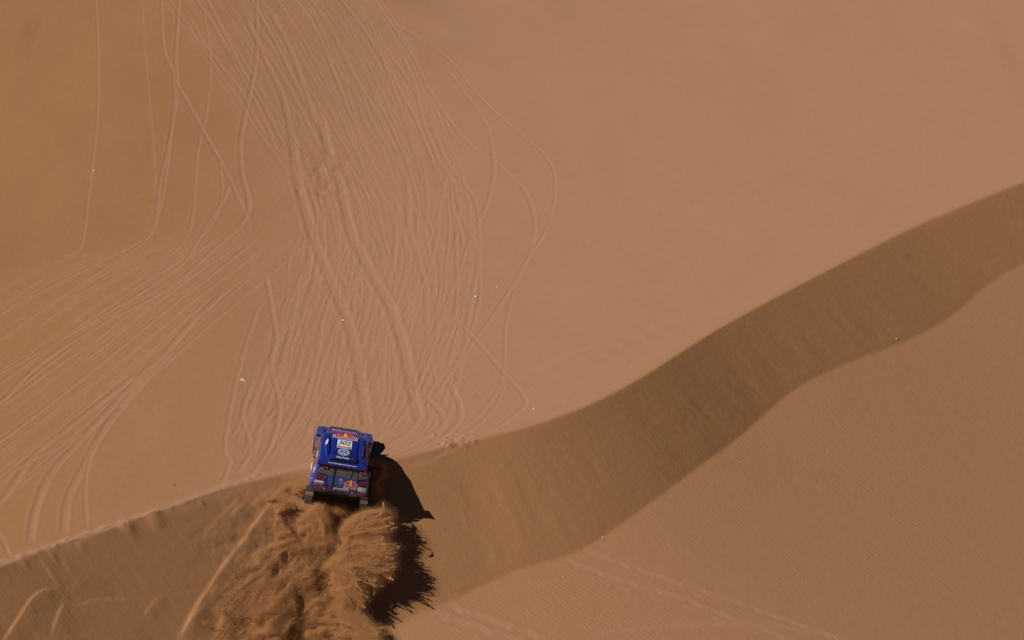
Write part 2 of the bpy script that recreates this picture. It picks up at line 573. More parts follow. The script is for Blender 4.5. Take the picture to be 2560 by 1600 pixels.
# outer skirt of the same sheet, out to the horizon
xo_l = spread(X0, -2500.0, 34, 1.22)[::-1]
xo_r = spread(xs[-1], 2500.0, 34, 1.22)
yo_n = spread(ys[0], -1500.0, 30, 1.22)[::-1]
yo_f = spread(ys[-1], 4000.0, 36, 1.22)
ax_, ay_ = np.r_[xo_l, xs, xo_r], np.r_[yo_n, ys, yo_f]
FX, FY = np.meshgrid(ax_, ay_)
FZ = base(FX, FY)
FZ[len(yo_n):len(yo_n) + ny0, len(xo_l):len(xo_l) + nx0] = Z


def grid_mesh(name, X, Y, H):
    ny, nx = X.shape
    me = bpy.data.meshes.new(name)
    nv = nx * ny
    me.vertices.add(nv)
    me.vertices.foreach_set('co', np.stack([X, Y, H], -1).astype(np.float32).ravel())
    i = (np.arange(ny - 1)[:, None] * nx + np.arange(nx - 1)[None]).ravel()
    f = np.stack([i, i + 1, i + nx + 1, i + nx], -1).astype(np.int32).ravel()
    nf = len(i)
    me.loops.add(nf * 4)
    me.loops.foreach_set('vertex_index', f)
    me.polygons.add(nf)
    me.polygons.foreach_set('loop_start', np.arange(0, nf * 4, 4, dtype=np.int32))
    me.polygons.foreach_set('use_smooth', np.ones(nf, bool))
    me.update(calc_edges=True)
    return me


def attr(me, name, a):
    at_ = me.attributes.new(name, 'FLOAT', 'POINT')
    at_.data.foreach_set('value', a.astype(np.float32).ravel())


def full(a, fill=0.0):
    o = np.full(FX.shape, fill)
    o[len(yo_n):len(yo_n) + ny0, len(xo_l):len(xo_l) + nx0] = a
    return o


dune_me = grid_mesh('sand_dune', FX, FY, FZ)
xfF, sF, cF, tF = foot(FX, FY)
dF = toe_s(xfF) - sF
face_m = sstep(0, .3, sF) * sstep(.02, .3, dF)
floor_m = sstep(0, .3, sF) * sstep(.05, -.25, dF)
foldF = fold_y(FX)
rip_up = sstep(0, -.3, sF) * sstep(-4, -8, FX) * sstep(-.6, .6, FY - foldF) * sstep(9, 3, FY - foldF)
attr(dune_me, 'face', face_m)
attr(dune_me, 'floor', floor_m)
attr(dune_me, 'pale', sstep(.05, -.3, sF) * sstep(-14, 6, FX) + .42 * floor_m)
attr(dune_me, 'fold_ripple', rip_up)
attr(dune_me, 'along', np.interp(xfF, CX, ARC))
attr(dune_me, 'down', sF)
lip = np.exp(-((sF + .22 + .1 * vnoise(FX * 3, FY * 3)) / .22) ** 2) * sstep(0, -3, FX)
attr(dune_me, 'churn', np.maximum(full(DIS * fade_e) * .8, 1.6 * lip))

# ---- sand material
m_sand, t, b = new_mat('sand')
L = t.links.new
b.inputs['Roughness'].default_value = 0.95
b.inputs['Specular IOR Level'].default_value = 0.12
tc = t.nodes.new('ShaderNodeTexCoord')


def A(n):
    a = t.nodes.new('ShaderNodeAttribute')
    a.attribute_name = n
    return a.outputs['Fac']


def N(scale, detail=4, vec=None, rough=.55):
    n = t.nodes.new('ShaderNodeTexNoise')
    n.inputs['Scale'].default_value = scale
    n.inputs['Detail'].default_value = detail
    n.inputs['Roughness'].default_value = rough
    L(vec if vec else tc.outputs['Object'], n.inputs['Vector'])
    return n.outputs['Fac']


def MA(op, a, b_=None, c=None):
    m = t.nodes.new('ShaderNodeMath')
    m.operation = op
    for i, v in enumerate((a, b_, c)):
        if v is None:
            continue
        if isinstance(v, (int, float)):
            m.inputs[i].default_value = v
        else:
            L(v, m.inputs[i])
    return m.outputs[0]


def MIX(f, a, c):
    m = t.nodes.new('ShaderNodeMix')
    m.data_type = 'RGBA'
    for i, v in ((0, f), (6, a), (7, c)):
        if isinstance(v, (int, float)):
            m.inputs[i].default_value = v
        elif isinstance(v, tuple):
            m.inputs[i].default_value = (*v, 1)
        else:
            L(v, m.inputs[i])
    return m.outputs[2]


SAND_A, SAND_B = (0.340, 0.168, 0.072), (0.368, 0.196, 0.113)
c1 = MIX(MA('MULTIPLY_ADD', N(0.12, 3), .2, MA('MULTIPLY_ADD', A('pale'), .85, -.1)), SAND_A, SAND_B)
c2 = MIX(MA('MULTIPLY', A('churn'), 0.6), c1, (0.372, 0.202, 0.120))
g = MA('MULTIPLY_ADD', N(60, 3, rough=.8), 0.22, 0.89)
g2 = MA('MULTIPLY_ADD', N(2.2, 5), 0.10, 0.95)
gm = MA('MULTIPLY', g, g2)
vm = t.nodes.new('ShaderNodeVectorMath')
vm.operation = 'SCALE'
L(c2, vm.inputs[0])
L(gm, vm.inputs['Scale'])
L(vm.outputs[0], b.inputs['Base Color'])
# ripples: wave crests bent by noise
def ripple(angle, wl, dist):
    mp = t.nodes.new('ShaderNodeMapping')
    mp.inputs['Rotation'].default_value = (0, 0, angle)
    L(tc.outputs['Object'], mp.inputs['Vector'])
    wv = t.nodes.new('ShaderNodeTexWave')
    wv.wave_type = 'BANDS'
    wv.bands_direction = 'X'
    wv.inputs['Scale'].default_value = 0.314 / wl
    wv.inputs['Distortion'].default_value = dist
    wv.inputs['Detail'].default_value = 2.0
    wv.inputs['Detail Scale'].default_value = 1.2
    L(mp.outputs[0], wv.inputs['Vector'])
    return wv.outputs['Fac']


pv = t.nodes.new('ShaderNodeCombineXYZ')
L(MA('MULTIPLY', A('along'), 9.0), pv.inputs[0])
L(MA('MULTIPLY', A('down'), 0.7), pv.inputs[1])
streak = N(1.0, 6, pv.outputs[0])
patch = MA('MULTIPLY_ADD', N(.28, 4), 2.6, -.75)
hgt = MA('MULTIPLY', MA('MULTIPLY', ripple(math.radians(-52), .17, 5.0), A('floor')), MA('MULTIPLY', patch, .0045))
hgt = MA('ADD', hgt, MA('MULTIPLY', MA('MULTIPLY', ripple(math.radians(62), .13, 3.0), A('fold_ripple')), .009))
hgt = MA('ADD', hgt, MA('MULTIPLY', MA('MULTIPLY', MA('MULTIPLY', streak, A('face')), MA('MULTIPLY_ADD', N(.3, 3), 1.8, -.4)), .014))
hgt = MA('ADD', hgt, MA('MULTIPLY', N(26, 4), .006))
hgt = MA('ADD', hgt, MA('MULTIPLY', N(4, 4), .012))
bp = t.nodes.new('ShaderNodeBump')
bp.inputs['Strength'].default_value = 1.0
bp.inputs['Distance'].default_value = 1.0
L(hgt, bp.inputs['Height'])
L(bp.outputs[0], b.inputs['Normal'])
dune_me.materials.append(m_sand)
dune = bpy.data.objects.new('sand_dune', dune_me)
dune['kind'] = 'structure'
dune['label'] = 'orange brown sand dune with a curved crest and many wheel tracks'
COL.objects.link(dune)

# ------------------------------------------------------------------ rally car
r1 = np.array([.98, .02, .17]); r1 /= np.linalg.norm(r1)
r2 = np.array([-.149, .48, .865]); r2 -= (r2 @ r1) * r1; r2 /= np.linalg.norm(r2)
r3 = np.cross(r1, r2)
CM = np.c_[RIGHT, UP, BACK] @ np.vstack([r1, r2, r3])
_w = hit([840], [1266], base)[0]
_o = _w - CM @ np.array([0, -1.7, .02]) + BACK * 0.1
_v = ray(844, 1205)[0]
CO = CAM + _v * float(-((_o - CAM) @ BACK))
car = bpy.data.objects.new('rally_car', None)
COL.objects.link(car)
mw = Matrix.Identity(4)
for i in range(3):
    for j in range(3):
        mw[i][j] = CM[i][j]
    mw[i][3] = CO[i]
car.matrix_world = mw
car['label'] = 'blue off-road rally car number 302 bursting over the dune crest'
car['category'] = 'car'

# paint with dust settled on the lower and rear faces
m_paint, t, b = new_mat('blue_paint')
L = t.links.new
tc = t.nodes.new('ShaderNodeTexCoord')
sx = t.nodes.new('ShaderNodeSeparateXYZ')
L(tc.outputs['Object'], sx.inputs[0])
dz = t.nodes.new('ShaderNodeMapRange')
dz.inputs[1].default_value, dz.inputs[2].default_value = 1.75, .7
dz.inputs[3].default_value, dz.inputs[4].default_value = .02, .34
L(sx.outputs[2], dz.inputs[0])
nn = N(6, 6)
f_ = MA('MULTIPLY', dz.outputs[0], MA('MULTIPLY_ADD', nn, 1.4, .2))
L(MIX(f_, (0.008, 0.021, 0.26), (0.25, 0.26, 0.29)), b.inputs['Base Color'])
b.inputs['Roughness'].default_value = .30
b.inputs['Coat Weight'].default_value = 1.0
b.inputs['Coat Roughness'].default_value = .05
M_BLACK = simple('black_plastic', (.012, .012, .013), .55, dirt=.05)
M_GLASS = simple('dusty_dark_glass', (.050, .050, .052), .32, coat=.4, dirt=.22)
M_REAR = simple('dust_filmed_glass', (.075, .072, .070), .5, dirt=.25)
M_RUBBER = simple('dusty_rubber', (.03, .029, .028), .85, dirt=.25)
M_FLAP = simple('grey_mud_flap', (.20, .195, .19), .8, dirt=.15)
M_WHITE = simple('white_sticker', (.80, .80, .79), .4)
M_RED = simple('red_sticker', (.62, .03, .03), .4)
M_YEL = simple('yellow_sticker', (.85, .48, .03), .4)
M_TAIL = simple('red_lens', (.16, .012, .010), .25, coat=.5, dirt=.12)
M_BRAKE = simple('orange_red_lens', (.38, .045, .02), .25, coat=.5)
M_INK = simple('black_ink', (.01, .01, .01), .5)
M_RIM = simple('grey_rim', (.28, .28, .29), .4, metal=.8, dirt=.2)
M_SILV = simple('pale_silver_print', (.55, .65, .78), .35)
M_NAVY = simple('navy_print', (.02, .07, .26), .35)
M_GREY = simple('grey_sticker', (.36, .34, .31), .5, dirt=.2)
M_BEIGE = simple('beige_sticker', (.42, .34, .22), .5)
M_STEEL = simple('steel', (.3, .3, .31), .45, metal=.9, dirt=.3)
M_HEADER = simple('blue_print', (.06, .12, .50), .45)


def part(name, verts, faces, mat, parent=car, smooth=False, bevel=0.0, segs=2, subsurf=0, label=None):
    me = bpy.data.meshes.new(name)
    me.from_pydata([tuple(v) for v in verts], [], faces)
    bm = bmesh.new()
    bm.from_mesh(me)
    bmesh.ops.recalc_face_normals(bm, faces=bm.faces)
    if bevel:
        es = [e for e in bm.edges if len(e.link_faces) == 2 and e.calc_face_angle() > .35]
        bmesh.ops.bevel(bm, geom=es, offset=bevel, segments=segs, profile=.6, affect='EDGES', clamp_overlap=True)
    if smooth:
        for f in bm.faces:
            f.smooth = True
    bm.to_mesh(me)
    bm.free()
    me.materials.append(mat)
    if smooth:
        me.set_sharp_from_angle(angle=math.radians(38))
    o = bpy.data.objects.new(name, me)
    COL.objects.link(o)
    o.parent = parent
    if subsurf:
        md = o.modifiers.new('subdivision', 'SUBSURF')
        md.levels = md.render_levels = subsurf
    if label:
        o['label'] = label
    return o


def loft(secs):
    """closed surface through sections (lists of equal length)"""
    n = len(secs[0])
    v = [p for s in secs for p in s]
    f = []
    for i in range(len(secs) - 1):
        for j in range(n):
            a, b_ = i * n + j, i * n + (j + 1) % n
            f.append((a, b_, b_ + n, a + n))
    f.append(tuple(range(n)))
    f.append(tuple(range((len(secs) - 1) * n, len(secs) * n)))
    return v, f


def box(x0, x1, y0, y1, z0, z1):
    v = [(x, y, z) for x in (x0, x1) for y in (y0, y1) for z in (z0, z1)]
    return v, [(0, 1, 3, 2), (4, 5, 7, 6), (0, 1, 5, 4), (2, 3, 7, 6), (0, 2, 6, 4), (1, 3, 7, 5)]


def slab(quad, th, out_):
    """thin panel with thickness th along direction out_"""
    q = [Vector(p) for p in quad]
    o = Vector(out_).normalized() * th
    n = len(q)
    v = q + [p + o for p in q]
    f = [tuple(range(n)), tuple(range(n, 2 * n))] + [(i, (i + 1) % n, n + (i + 1) % n, n + i) for i in range(n)]
    return v, f


def lathe_x(prof, cx, cy, cz, n=28):
    """revolve (radius, x) profile round an axis along x"""
    v, f = [], []
    for i in range(n):
        a = 2 * math.pi * i / n
        for r, x in prof:
            v.append((cx + x, cy + r * math.cos(a), cz + r * math.sin(a)))
    k = len(prof)
    for i in range(n):
        for j in range(k - 1):
            a, b_ = i * k + j, ((i + 1) % n) * k + j
            f.append((a, b_, b_ + 1, a + 1))
    return v, f


# --- lower body: flared fenders, narrower waist at the doors
def body_sec(y, w, zb, zs, zt, wt):
    h = [(0, zb), (w * .86, zb), (w, zb + .12), (w, zs), (w - .05, zt - .04), (wt, zt), (0, zt + .01)]
    r = [(x, y, z) for x, z in h]
    l = [(-x, y, z) for x, z in reversed(h[1:-1])]
    return r + l


secs = [body_sec(-2.03, .97, .86, 1.02, 1.12, .84),
        body_sec(-1.96, 1.01, .72, 1.10, 1.22, .90),
        body_sec(-1.45, 1.02, .58, 1.08, 1.24, .92),
        body_sec(-1.00, .98, .50, 1.02, 1.20, .93),
        body_sec(-.50, .94, .44, .98, 1.16, .92),
        body_sec(.35, .94, .44, .98, 1.12, .90),
        body_sec(.85, .98, .48, 1.00, 1.08, .88),
        body_sec(1.42, 1.00, .58, 1.00, 1.05, .86),
        body_sec(1.80, .98, .60, .92, 1.00, .84),
        body_sec(2.02, .90, .56, .84, .93, .78),
        body_sec(2.14, .72, .54, .72, .82, .60)]
v, f = loft(secs)
part('body', v, f, m_paint, smooth=True, bevel=.035)


# --- cabin: tumblehome sides, raked rear, flat wide roof
def cab_sec(y, wb, zb, wt, zt, crown):
    h = [(0, zb), (wb, zb), (wb - (wb - wt) * .42, zb + (zt - zb) * .5), (wt, zt - .02), (wt - .07, zt + .01), (wt * .5, zt + crown * .8), (0, zt + crown)]
    r = [(x, y, z) for x, z in h]
    l = [(-x, y, z) for x, z in reversed(h[1:-1])]
    return r + l


def shear(sec, dy):
    """lean a section so that its top sits dy further along y"""
    z0, z1 = min(p[2] for p in sec), max(p[2] for p in sec)
    return [(x, y + dy * (z - z0) / (z1 - z0), z) for x, y, z in sec]


secs = [shear(cab_sec(-1.98, .90, 1.10, .79, 1.64, .02), .30),
        shear(cab_sec(-1.62, .92, 1.10, .80, 1.67, .02), .12),
        cab_sec(-1.00, .93, 1.10, .80, 1.69, .02),
        cab_sec(-.40, .92, 1.08, .79, 1.70, .02),
        shear(cab_sec(.25, .91, 1.06, .77, 1.69, .02), -.08),
        shear(cab_sec(.98, .86, 1.04, .74, 1.65, .02), -.62)]
v, f = loft(secs)
part('cabin', v, f, m_paint, smooth=True, bevel=.02)
# screen, side glass
part('windscreen', *slab([(-.80, .955, 1.10), (.80, .955, 1.10), (.68, .44, 1.62), (-.68, .44, 1.62)], .014, (0, .7, .7)), M_GLASS)
for s in (-1, 1):
    def sidept(y, k):
        return (s * (.935 - .128 * k - .004), y, 1.12 + .52 * k)
    part('side_window', *slab([sidept(.55, .12), sidept(-.28, .12), sidept(-.28, .92), sidept(.18, .92)], .012, (s, 0, .25)), M_GLASS, bevel=.004, segs=1)
    part('side_window', *slab([sidept(-.36, .12), sidept(-1.05, .12), sidept(-.98, .90), sidept(-.36, .92)], .012, (s, 0, .25)), M_GLASS, bevel=.004, segs=1)
    part('side_window', *slab([sidept(-1.14, .24), sidept(-1.62, .34), sidept(-1.52, .86), sidept(-1.07, .90)], .012, (s, 0, .25)), M_GLASS, bevel=.004, segs=1)
    # door below the glass, with handle
    d = part('door', *slab([(s * .936, .66, .60), (s * .936, -.32, .60), (s * .936, -.32, 1.0), (s * .936, .66, 1.0)], .014, (s, 0, 0)), m_paint, bevel=.004, segs=1)
    hx = s * .962
    part('handle', *box(hx - .012, hx + .012, -.24, -.10, .93, .96), M_BLACK, parent=d, bevel=.004, segs=1)
    # sill
    part('side_sill', *box(s * .90 - .05, s * .90 + .05, -.92, .86, .40, .50), M_BLACK, bevel=.02)
    # mirror on its stalk
    mi = part('wing_mirror', *box(s * .90 - .07, s * .90 + .07, .80, .90, 1.14, 1.27), M_BLACK, bevel=.025)
    part('mirror_stripe', *box(s * .90 - .068, s * .90 + .068, .790, .797, 1.16, 1.185), M_WHITE, parent=mi)
    part('stalk', *box(min(s * .80, s * .86), max(s * .80, s * .86), .82, .87, 1.10, 1.16), M_BLACK, parent=mi)

# --- bonnet with raised middle, intake bar and wheel-arch blisters
v, f = loft([[(-.70, .90, 1.03), (.70, .90, 1.03), (.62, .92, 1.12), (-.62, .92, 1.12)],
             [(-.68, 1.45, 1.00), (.68, 1.45, 1.00), (.58, 1.45, 1.085), (-.58, 1.45, 1.085)],
             [(-.60, 1.98, .90), (.60, 1.98, .90), (.54, 1.95, .99), (-.54, 1.95, .99)]])
hood = part('bonnet', v, f, m_paint, smooth=True, bevel=.015)
part('intake_bar', *box(-.52, .44, 1.95, 1.99, .975, .995), M_BLACK, bevel=.01)
for s in (-1, 1):
    v, f = loft([[(s * .70, 1.02, 1.00), (s * .99, 1.02, .98), (s * .95, 1.02, 1.06), (s * .74, 1.02, 1.08)],
                 [(s * .68, 1.45, .99), (s * 1.03, 1.45, .94), (s * .98, 1.45, 1.09), (s * .74, 1.45, 1.11)],
                 [(s * .66, 1.90, .88), (s * .99, 1.90, .84), (s * .94, 1.88, 1.00), (s * .70, 1.88, 1.02)]])
    part('front_fender', v, f, m_paint, smooth=True, bevel=.035, segs=3)
    part('headlight', *slab([(s * .60, 2.09, .72), (s * .84, 2.02, .72), (s * .84, 2.00, .84), (s * .60, 2.07, .84)], .03, (0, 1, .2)), M_GLASS, bevel=.006, segs=1)
    v, f = loft([[(s * .80, -1.95, .98), (s * 1.00, -1.95, .94), (s * .98, -1.95, 1.10), (s * .84, -1.95, 1.20)],
                 [(s * .82, -1.45, .98), (s * 1.04, -1.45, .94), (s * 1.00, -1.45, 1.14), (s * .86, -1.45, 1.24)],
                 [(s * .82, -.95, .96), (s * .98, -.95, .92), (s * .96, -.95, 1.08), (s * .86, -.95, 1.18)]])
    part('rear_fender', v, f, m_paint, smooth=True, bevel=.03, segs=3)
    # arch liners
    for cy in (-1.45, 1.42):
        ring = [(s * 1.012, cy + .50 * math.cos(a), .45 + .47 * math.sin(a)) for a in np.linspace(.12, math.pi - .12, 13)]
        part('wheel_arch', *slab(ring, .02, (-s, 0, 0)), M_BLACK)

# --- wheels
for s in (-1, 1):
    for cy, cz in ((-1.45, .43), (1.42, .40)):
        x = s * .87
        hub = part('wheel', *lathe_x([(.05, -.12), (.10, -.11), (.10, .11), (.05, .12)], x, cy, cz, 16), M_STEEL)
        tv, tf = lathe_x([(.22, -.115), (.34, -.128), (.385, -.118), (.402, -.09), (.402, .09), (.385, .118), (.34, .128), (.22, .115)], x, cy, cz, 40)
        tv = [(a, cy + (b_ - cy) * (1 + .02 * ((i // 8) % 2)), cz + (c - cz) * (1 + .02 * ((i // 8) % 2))) for i, (a, b_, c) in enumerate(tv)]
        part('tyre', tv, tf, M_RUBBER, parent=hub)
        part('rim', *lathe_x([(.01, s * .05), (.10, s * .07), (.18, s * .03), (.225, s * .112), (.235, s * .112), (.235, -s * .1)], x, cy, cz, 28), M_RIM, parent=hub, smooth=True)
part('rear_axle', *lathe_x([(.045, -.78), (.045, -.16), (.12, -.10), (.12, .10), (.045, .16), (.045, .78)], 0, -1.45, .47, 12), M_BLACK, smooth=True)
part('underbody', *box(-.66, .66, -1.80, 1.90, .50, .74), M_BLACK, bevel=.05)
part('exhaust', *box(.38, .62, -1.99, -1.70, .72, .82), M_STEEL, bevel=.03)

# --- flaps behind the rear tyres
for s in (-1, 1):
    a, c = s * .935 - .13, s * .935 + .13
    fl = part('mud_flap', *slab([(a, -1.985, .80), (c, -1.985, .80), (c - .012, -1.94, .14), (a + .012, -1.94, .14)], .014, (0, 1, 0)), M_FLAP, bevel=.003, segs=1)
    st = part('strip', *slab([(a + .004, -1.987, .52), (c - .004, -1.987, .52), (c - .004, -1.992, .64), (a + .004, -1.992, .64)], .006, (0, -1, 0)), M_WHITE, parent=fl)
    part('bracket', *box(a - .01, c + .01, -1.97, -1.84, .70, .80), M_BLACK, parent=fl, bevel=.01)

# --- rear: the tailgate leans forward towards the spoiler
def ryz(z):
    """y of the rear skin at height z"""
    return float(np.interp(z, [.86, 1.02, 1.12, 1.66], [-2.035, -2.035, -2.0, -1.688]))


def rear_panel(name, pts, mat, th=.02, lift=.0, **kw):
    q = [(x, ryz(z) - lift, z) for x, z in pts]
    return part(name, *slab(q, th, (0, -1, .35)), mat, **kw)


rear_panel('tailgate', [(-.62, 1.125), (.64, 1.125), (.60, 1.345), (-.46, 1.345)], m_paint, .028, bevel=.004, segs=1)
rear_panel('tailgate_skirt', [(-.66, .93), (.64, .93), (.64, 1.018), (-.64, 1.018)], m_paint, .026, bevel=.004, segs=1)
rear_panel('rear_window', [(-.46, 1.345), (.60, 1.345), (.56, 1.62), (-.40, 1.62)], M_REAR, .034, bevel=.004, segs=1)
rear_panel('window_post', [(-.25, 1.345), (-.20, 1.345), (-.18, 1.62), (-.23, 1.62)], M_INK, .046)
for z0_, z1_ in ((.93, 1.02), (1.02, 1.12), (1.12, 1.345)):
    rear_panel('tailgate_gap', [(-.245, z0_), (-.195, z0_), (-.195, z1_), (-.245, z1_)], M_INK, .040)
    rear_panel('tailgate_edge', [(-.49, z0_), (-.465, z0_), (-.455, z1_), (-.48, z1_)], m_paint, .046)
rear_panel('wiper', [(.33, 1.36), (.355, 1.36), (.365, 1.60), (.345, 1.60)], M_STEEL, .052)
for s, x0, x1 in ((-1, -.80, -.47), (1, .62, .90)):
    a, c = (x0, x1) if s > 0 else (x0, x1)
    rear_panel('quarter_window', [(x0 + (.0 if s < 0 else .0), 1.40), (x1, 1.35), (x1 + (.05 if s < 0 else .0), 1.61), (x0 + (.14 if s < 0 else .02), 1.61)] if s < 0 else
               [(x0 + .02, 1.35), (x1, 1.40), (x1 - .10, 1.61), (x0 - .03, 1.61)], M_REAR, .03, bevel=.004, segs=1)
    rear_panel('tail_light', [(x0 - .02, 1.215), (x1 - .02, 1.185), (x1 - .06, 1.285), (x0 + .0, 1.345)] if s < 0 else
               [(x0 + .02, 1.185), (x1 + .03, 1.215), (x1 + .01, 1.345), (x0 + .06, 1.285)], M_TAIL, .05, bevel=.01, segs=2)
    rear_panel('reflector', [(x0 - .02, .945), (x1 - .04, .905), (x1 - .05, .935), (x0 - .02, 1.005)] if s < 0 else
               [(x0 + .05, .91), (x1 + .0, .93), (x1 + .0, .985), (x0 + .06, .945)], M_RED, .03, bevel=.004, segs=1)
    for k in range(2):
        cx = (-.62 if s < 0 else .70) + k * .115
        q = [(cx + .05 * math.cos(a), 1.575 + .042 * math.sin(a)) for a in np.linspace(0, 2 * math.pi, 14, endpoint=False)]
        rear_panel('brake_lamp', q, M_BRAKE, .07, bevel=.012, segs=2)
rear_panel('rear_bumper', [(-.92, .875), (.92, .875), (.90, .925), (-.90, .925)], m_paint, .05, bevel=.015)
for x in (-.46, .50):
    q = [(x + .035 * math.cos(a), .895 + .035 * math.sin(a)) for a in np.linspace(0, 2 * math.pi, 12, endpoint=False)]
    rear_panel('tow_eye', q, M_STEEL, .085, bevel=.006, segs=1)


# --- lettering
def text_mesh(s, size, bold=0.0, shear_=0.0, sx_=1.0):
    cu = bpy.data.curves.new('lettering', 'FONT')
    cu.body = s
    cu.size = size
    cu.align_x = 'CENTER'
    cu.align_y = 'CENTER'
    cu.offset = bold
    cu.shear = shear_
    cu.extrude = 0.0015
    cu.resolution_u = 3
    o = bpy.data.objects.new('lettering', cu)
    COL.objects.link(o)
    dg = bpy.context.evaluated_depsgraph_get()
    me = bpy.data.meshes.new_from_object(o.evaluated_get(dg))
    bpy.data.objects.remove(o)
    bpy.data.curves.remove(cu)
    me.name = 'lettering'
    if sx_ != 1.0:
        me.transform(Matrix.Diagonal((sx_, 1, 1, 1)))
    return me


def put(me, name, mat, parent, o, u, v):
    """place a flat mesh: local x along u, local y along v (car coordinates)"""
    u, v = Vector(u).normalized(), Vector(v).normalized()
    n = u.cross(v).normalized()
    v = n.cross(u)
    m = Matrix((u, v, n)).transposed().to_4x4()
    m.translation = Vector(o)
    me.transform(m)
    me.materials.clear()
    me.materials.append(mat)
    ob = bpy.data.objects.new(name, me)
    COL.objects.link(ob)
    ob.parent = parent
    return ob


def write(s, width, mat, parent, o, u, v, aspect=None, bold=0.0, shear_=0.0, name='lettering', height=None):
    me = text_mesh(s, 1.0, bold, shear_)
    co = np.array([p.co for p in me.vertices])
    w_ = co[:, 0].max() - co[:, 0].min()
    h_ = co[:, 1].max() - co[:, 1].min()
    cx, cy = (co[:, 0].max() + co[:, 0].min()) / 2, (co[:, 1].max() + co[:, 1].min()) / 2
    kx = width / w_
    ky = (height / h_) if height else kx
    me.transform(Matrix.Translation((-cx, -cy, 0)))
    me.transform(Matrix.Diagonal((kx, ky, 1, 1)))
    return put(me, name, mat, parent, o, u, v)


def flat(pts, th=.002):
    n = len(pts)
    me = bpy.data.meshes.new('shape')
    v = [(x, y, 0) for x, y in pts] + [(x, y, th) for x, y in pts]
    f = [tuple(range(n)), tuple(range(n, 2 * n))] + [(i, (i + 1) % n, n + (i + 1) % n, n + i) for i in range(n)]
    me.from_pydata(v, [], f)
    bm = bmesh.new(); bm.from_mesh(me)
    bmesh.ops.recalc_face_normals(bm, faces=bm.faces)
    bm.to_mesh(me); bm.free()
    return me


def multi(polys, th=.002):
    me = bpy.data.meshes.new('shape')
    v, f = [], []
    for pts in polys:
        n, k = len(pts), len(v)
        v += [(x, y, 0) for x, y in pts] + [(x, y, th) for x, y in pts]
        f += [tuple(range(k, k + n)), tuple(range(k + n, k + 2 * n))] + [(k + i, k + (i + 1) % n, k + n + (i + 1) % n, k + n + i) for i in range(n)]
    me.from_pydata(v, [], f)
    bm = bmesh.new(); bm.from_mesh(me)
    bmesh.ops.recalc_face_normals(bm, faces=bm.faces)
    bm.to_mesh(me); bm.free()
    return me


def rect(w_, h_):
    return [(-w_ / 2, -h_ / 2), (w_ / 2, -h_ / 2), (w_ / 2, h_ / 2), (-w_ / 2, h_ / 2)]


def ell(a, b_, n=28, cx=0, cy=0):
    return [(cx + a * math.cos(t_), cy + b_ * math.sin(t_)) for t_ in np.linspace(0, 2 * math.pi, n, endpoint=False)]


def off(o, u, v, a, b_, c=0.0):
    u, v = Vector(u).normalized(), Vector(v).normalized()
    n = u.cross(v).normalized()
    return Vector(o) + u * a + v * b_ + n * c


# two charging bulls before a yellow disc, drawn as flat polygons (unit: half width 1)
BULL = [(.06, .02), (.20, .22), (.42, .30), (.66, .16), (.80, .00), (.94, -.10), (1.0, -.02), (1.02, -.16), (.90, -.20),
        (.84, -.34), (.74, -.22), (.66, -.20), (.62, -.40), (.54, -.42), (.50, -.20), (.34, -.12), (.30, -.34), (.22, -.36), (.20, -.14), (.08, -.08)]


def bulls(parent, o, u, v, half, tall=1.0):
    em = put(flat(ell(half * .24, half * .50 * tall)), 'bull_emblem', M_YEL, parent, o, u, v)
    for s in (-1, 1):
        pl = [(s * x * half, y * half * tall) for x, y in BULL]
        wl = [(s * (x * 1.06 + .01) * half, (y * 1.18 - .01) * half * tall) for x, y in BULL]
        put(flat(wl, .002), 'bull_outline', M_WHITE, em, off(o, u, v, 0, 0, .0015), u, v)
        put(flat(pl, .002), 'bull', M_RED, em, off(o, u, v, 0, 0, .004), u, v)
    put(flat(ell(half * .15, half * .46 * tall)), 'disc', M_YEL, em, off(o, u, v, 0, 0, .0055), u, v)
    return em


# --- roof furniture
ROOFZ = 1.722
v, f = loft([[(-.46, .34, 1.69), (.46, .34, 1.69), (.43, .32, 1.735), (-.43, .32, 1.735)],
             [(-.47, -.40, 1.70), (.47, -.40, 1.70), (.44, -.40, 1.755), (-.44, -.40, 1.755)],
             [(-.47, -1.42, 1.69), (.47, -1.42, 1.69), (.45, -1.40, 1.775), (-.45, -1.40, 1.775)]])
scoop = part('roof_scoop', v, f, m_paint, smooth=True, bevel=.018)


def rz(y):
    return float(np.interp(y, [-1.40, -.40, .32], [1.776, 1.756, 1.736])) + .003


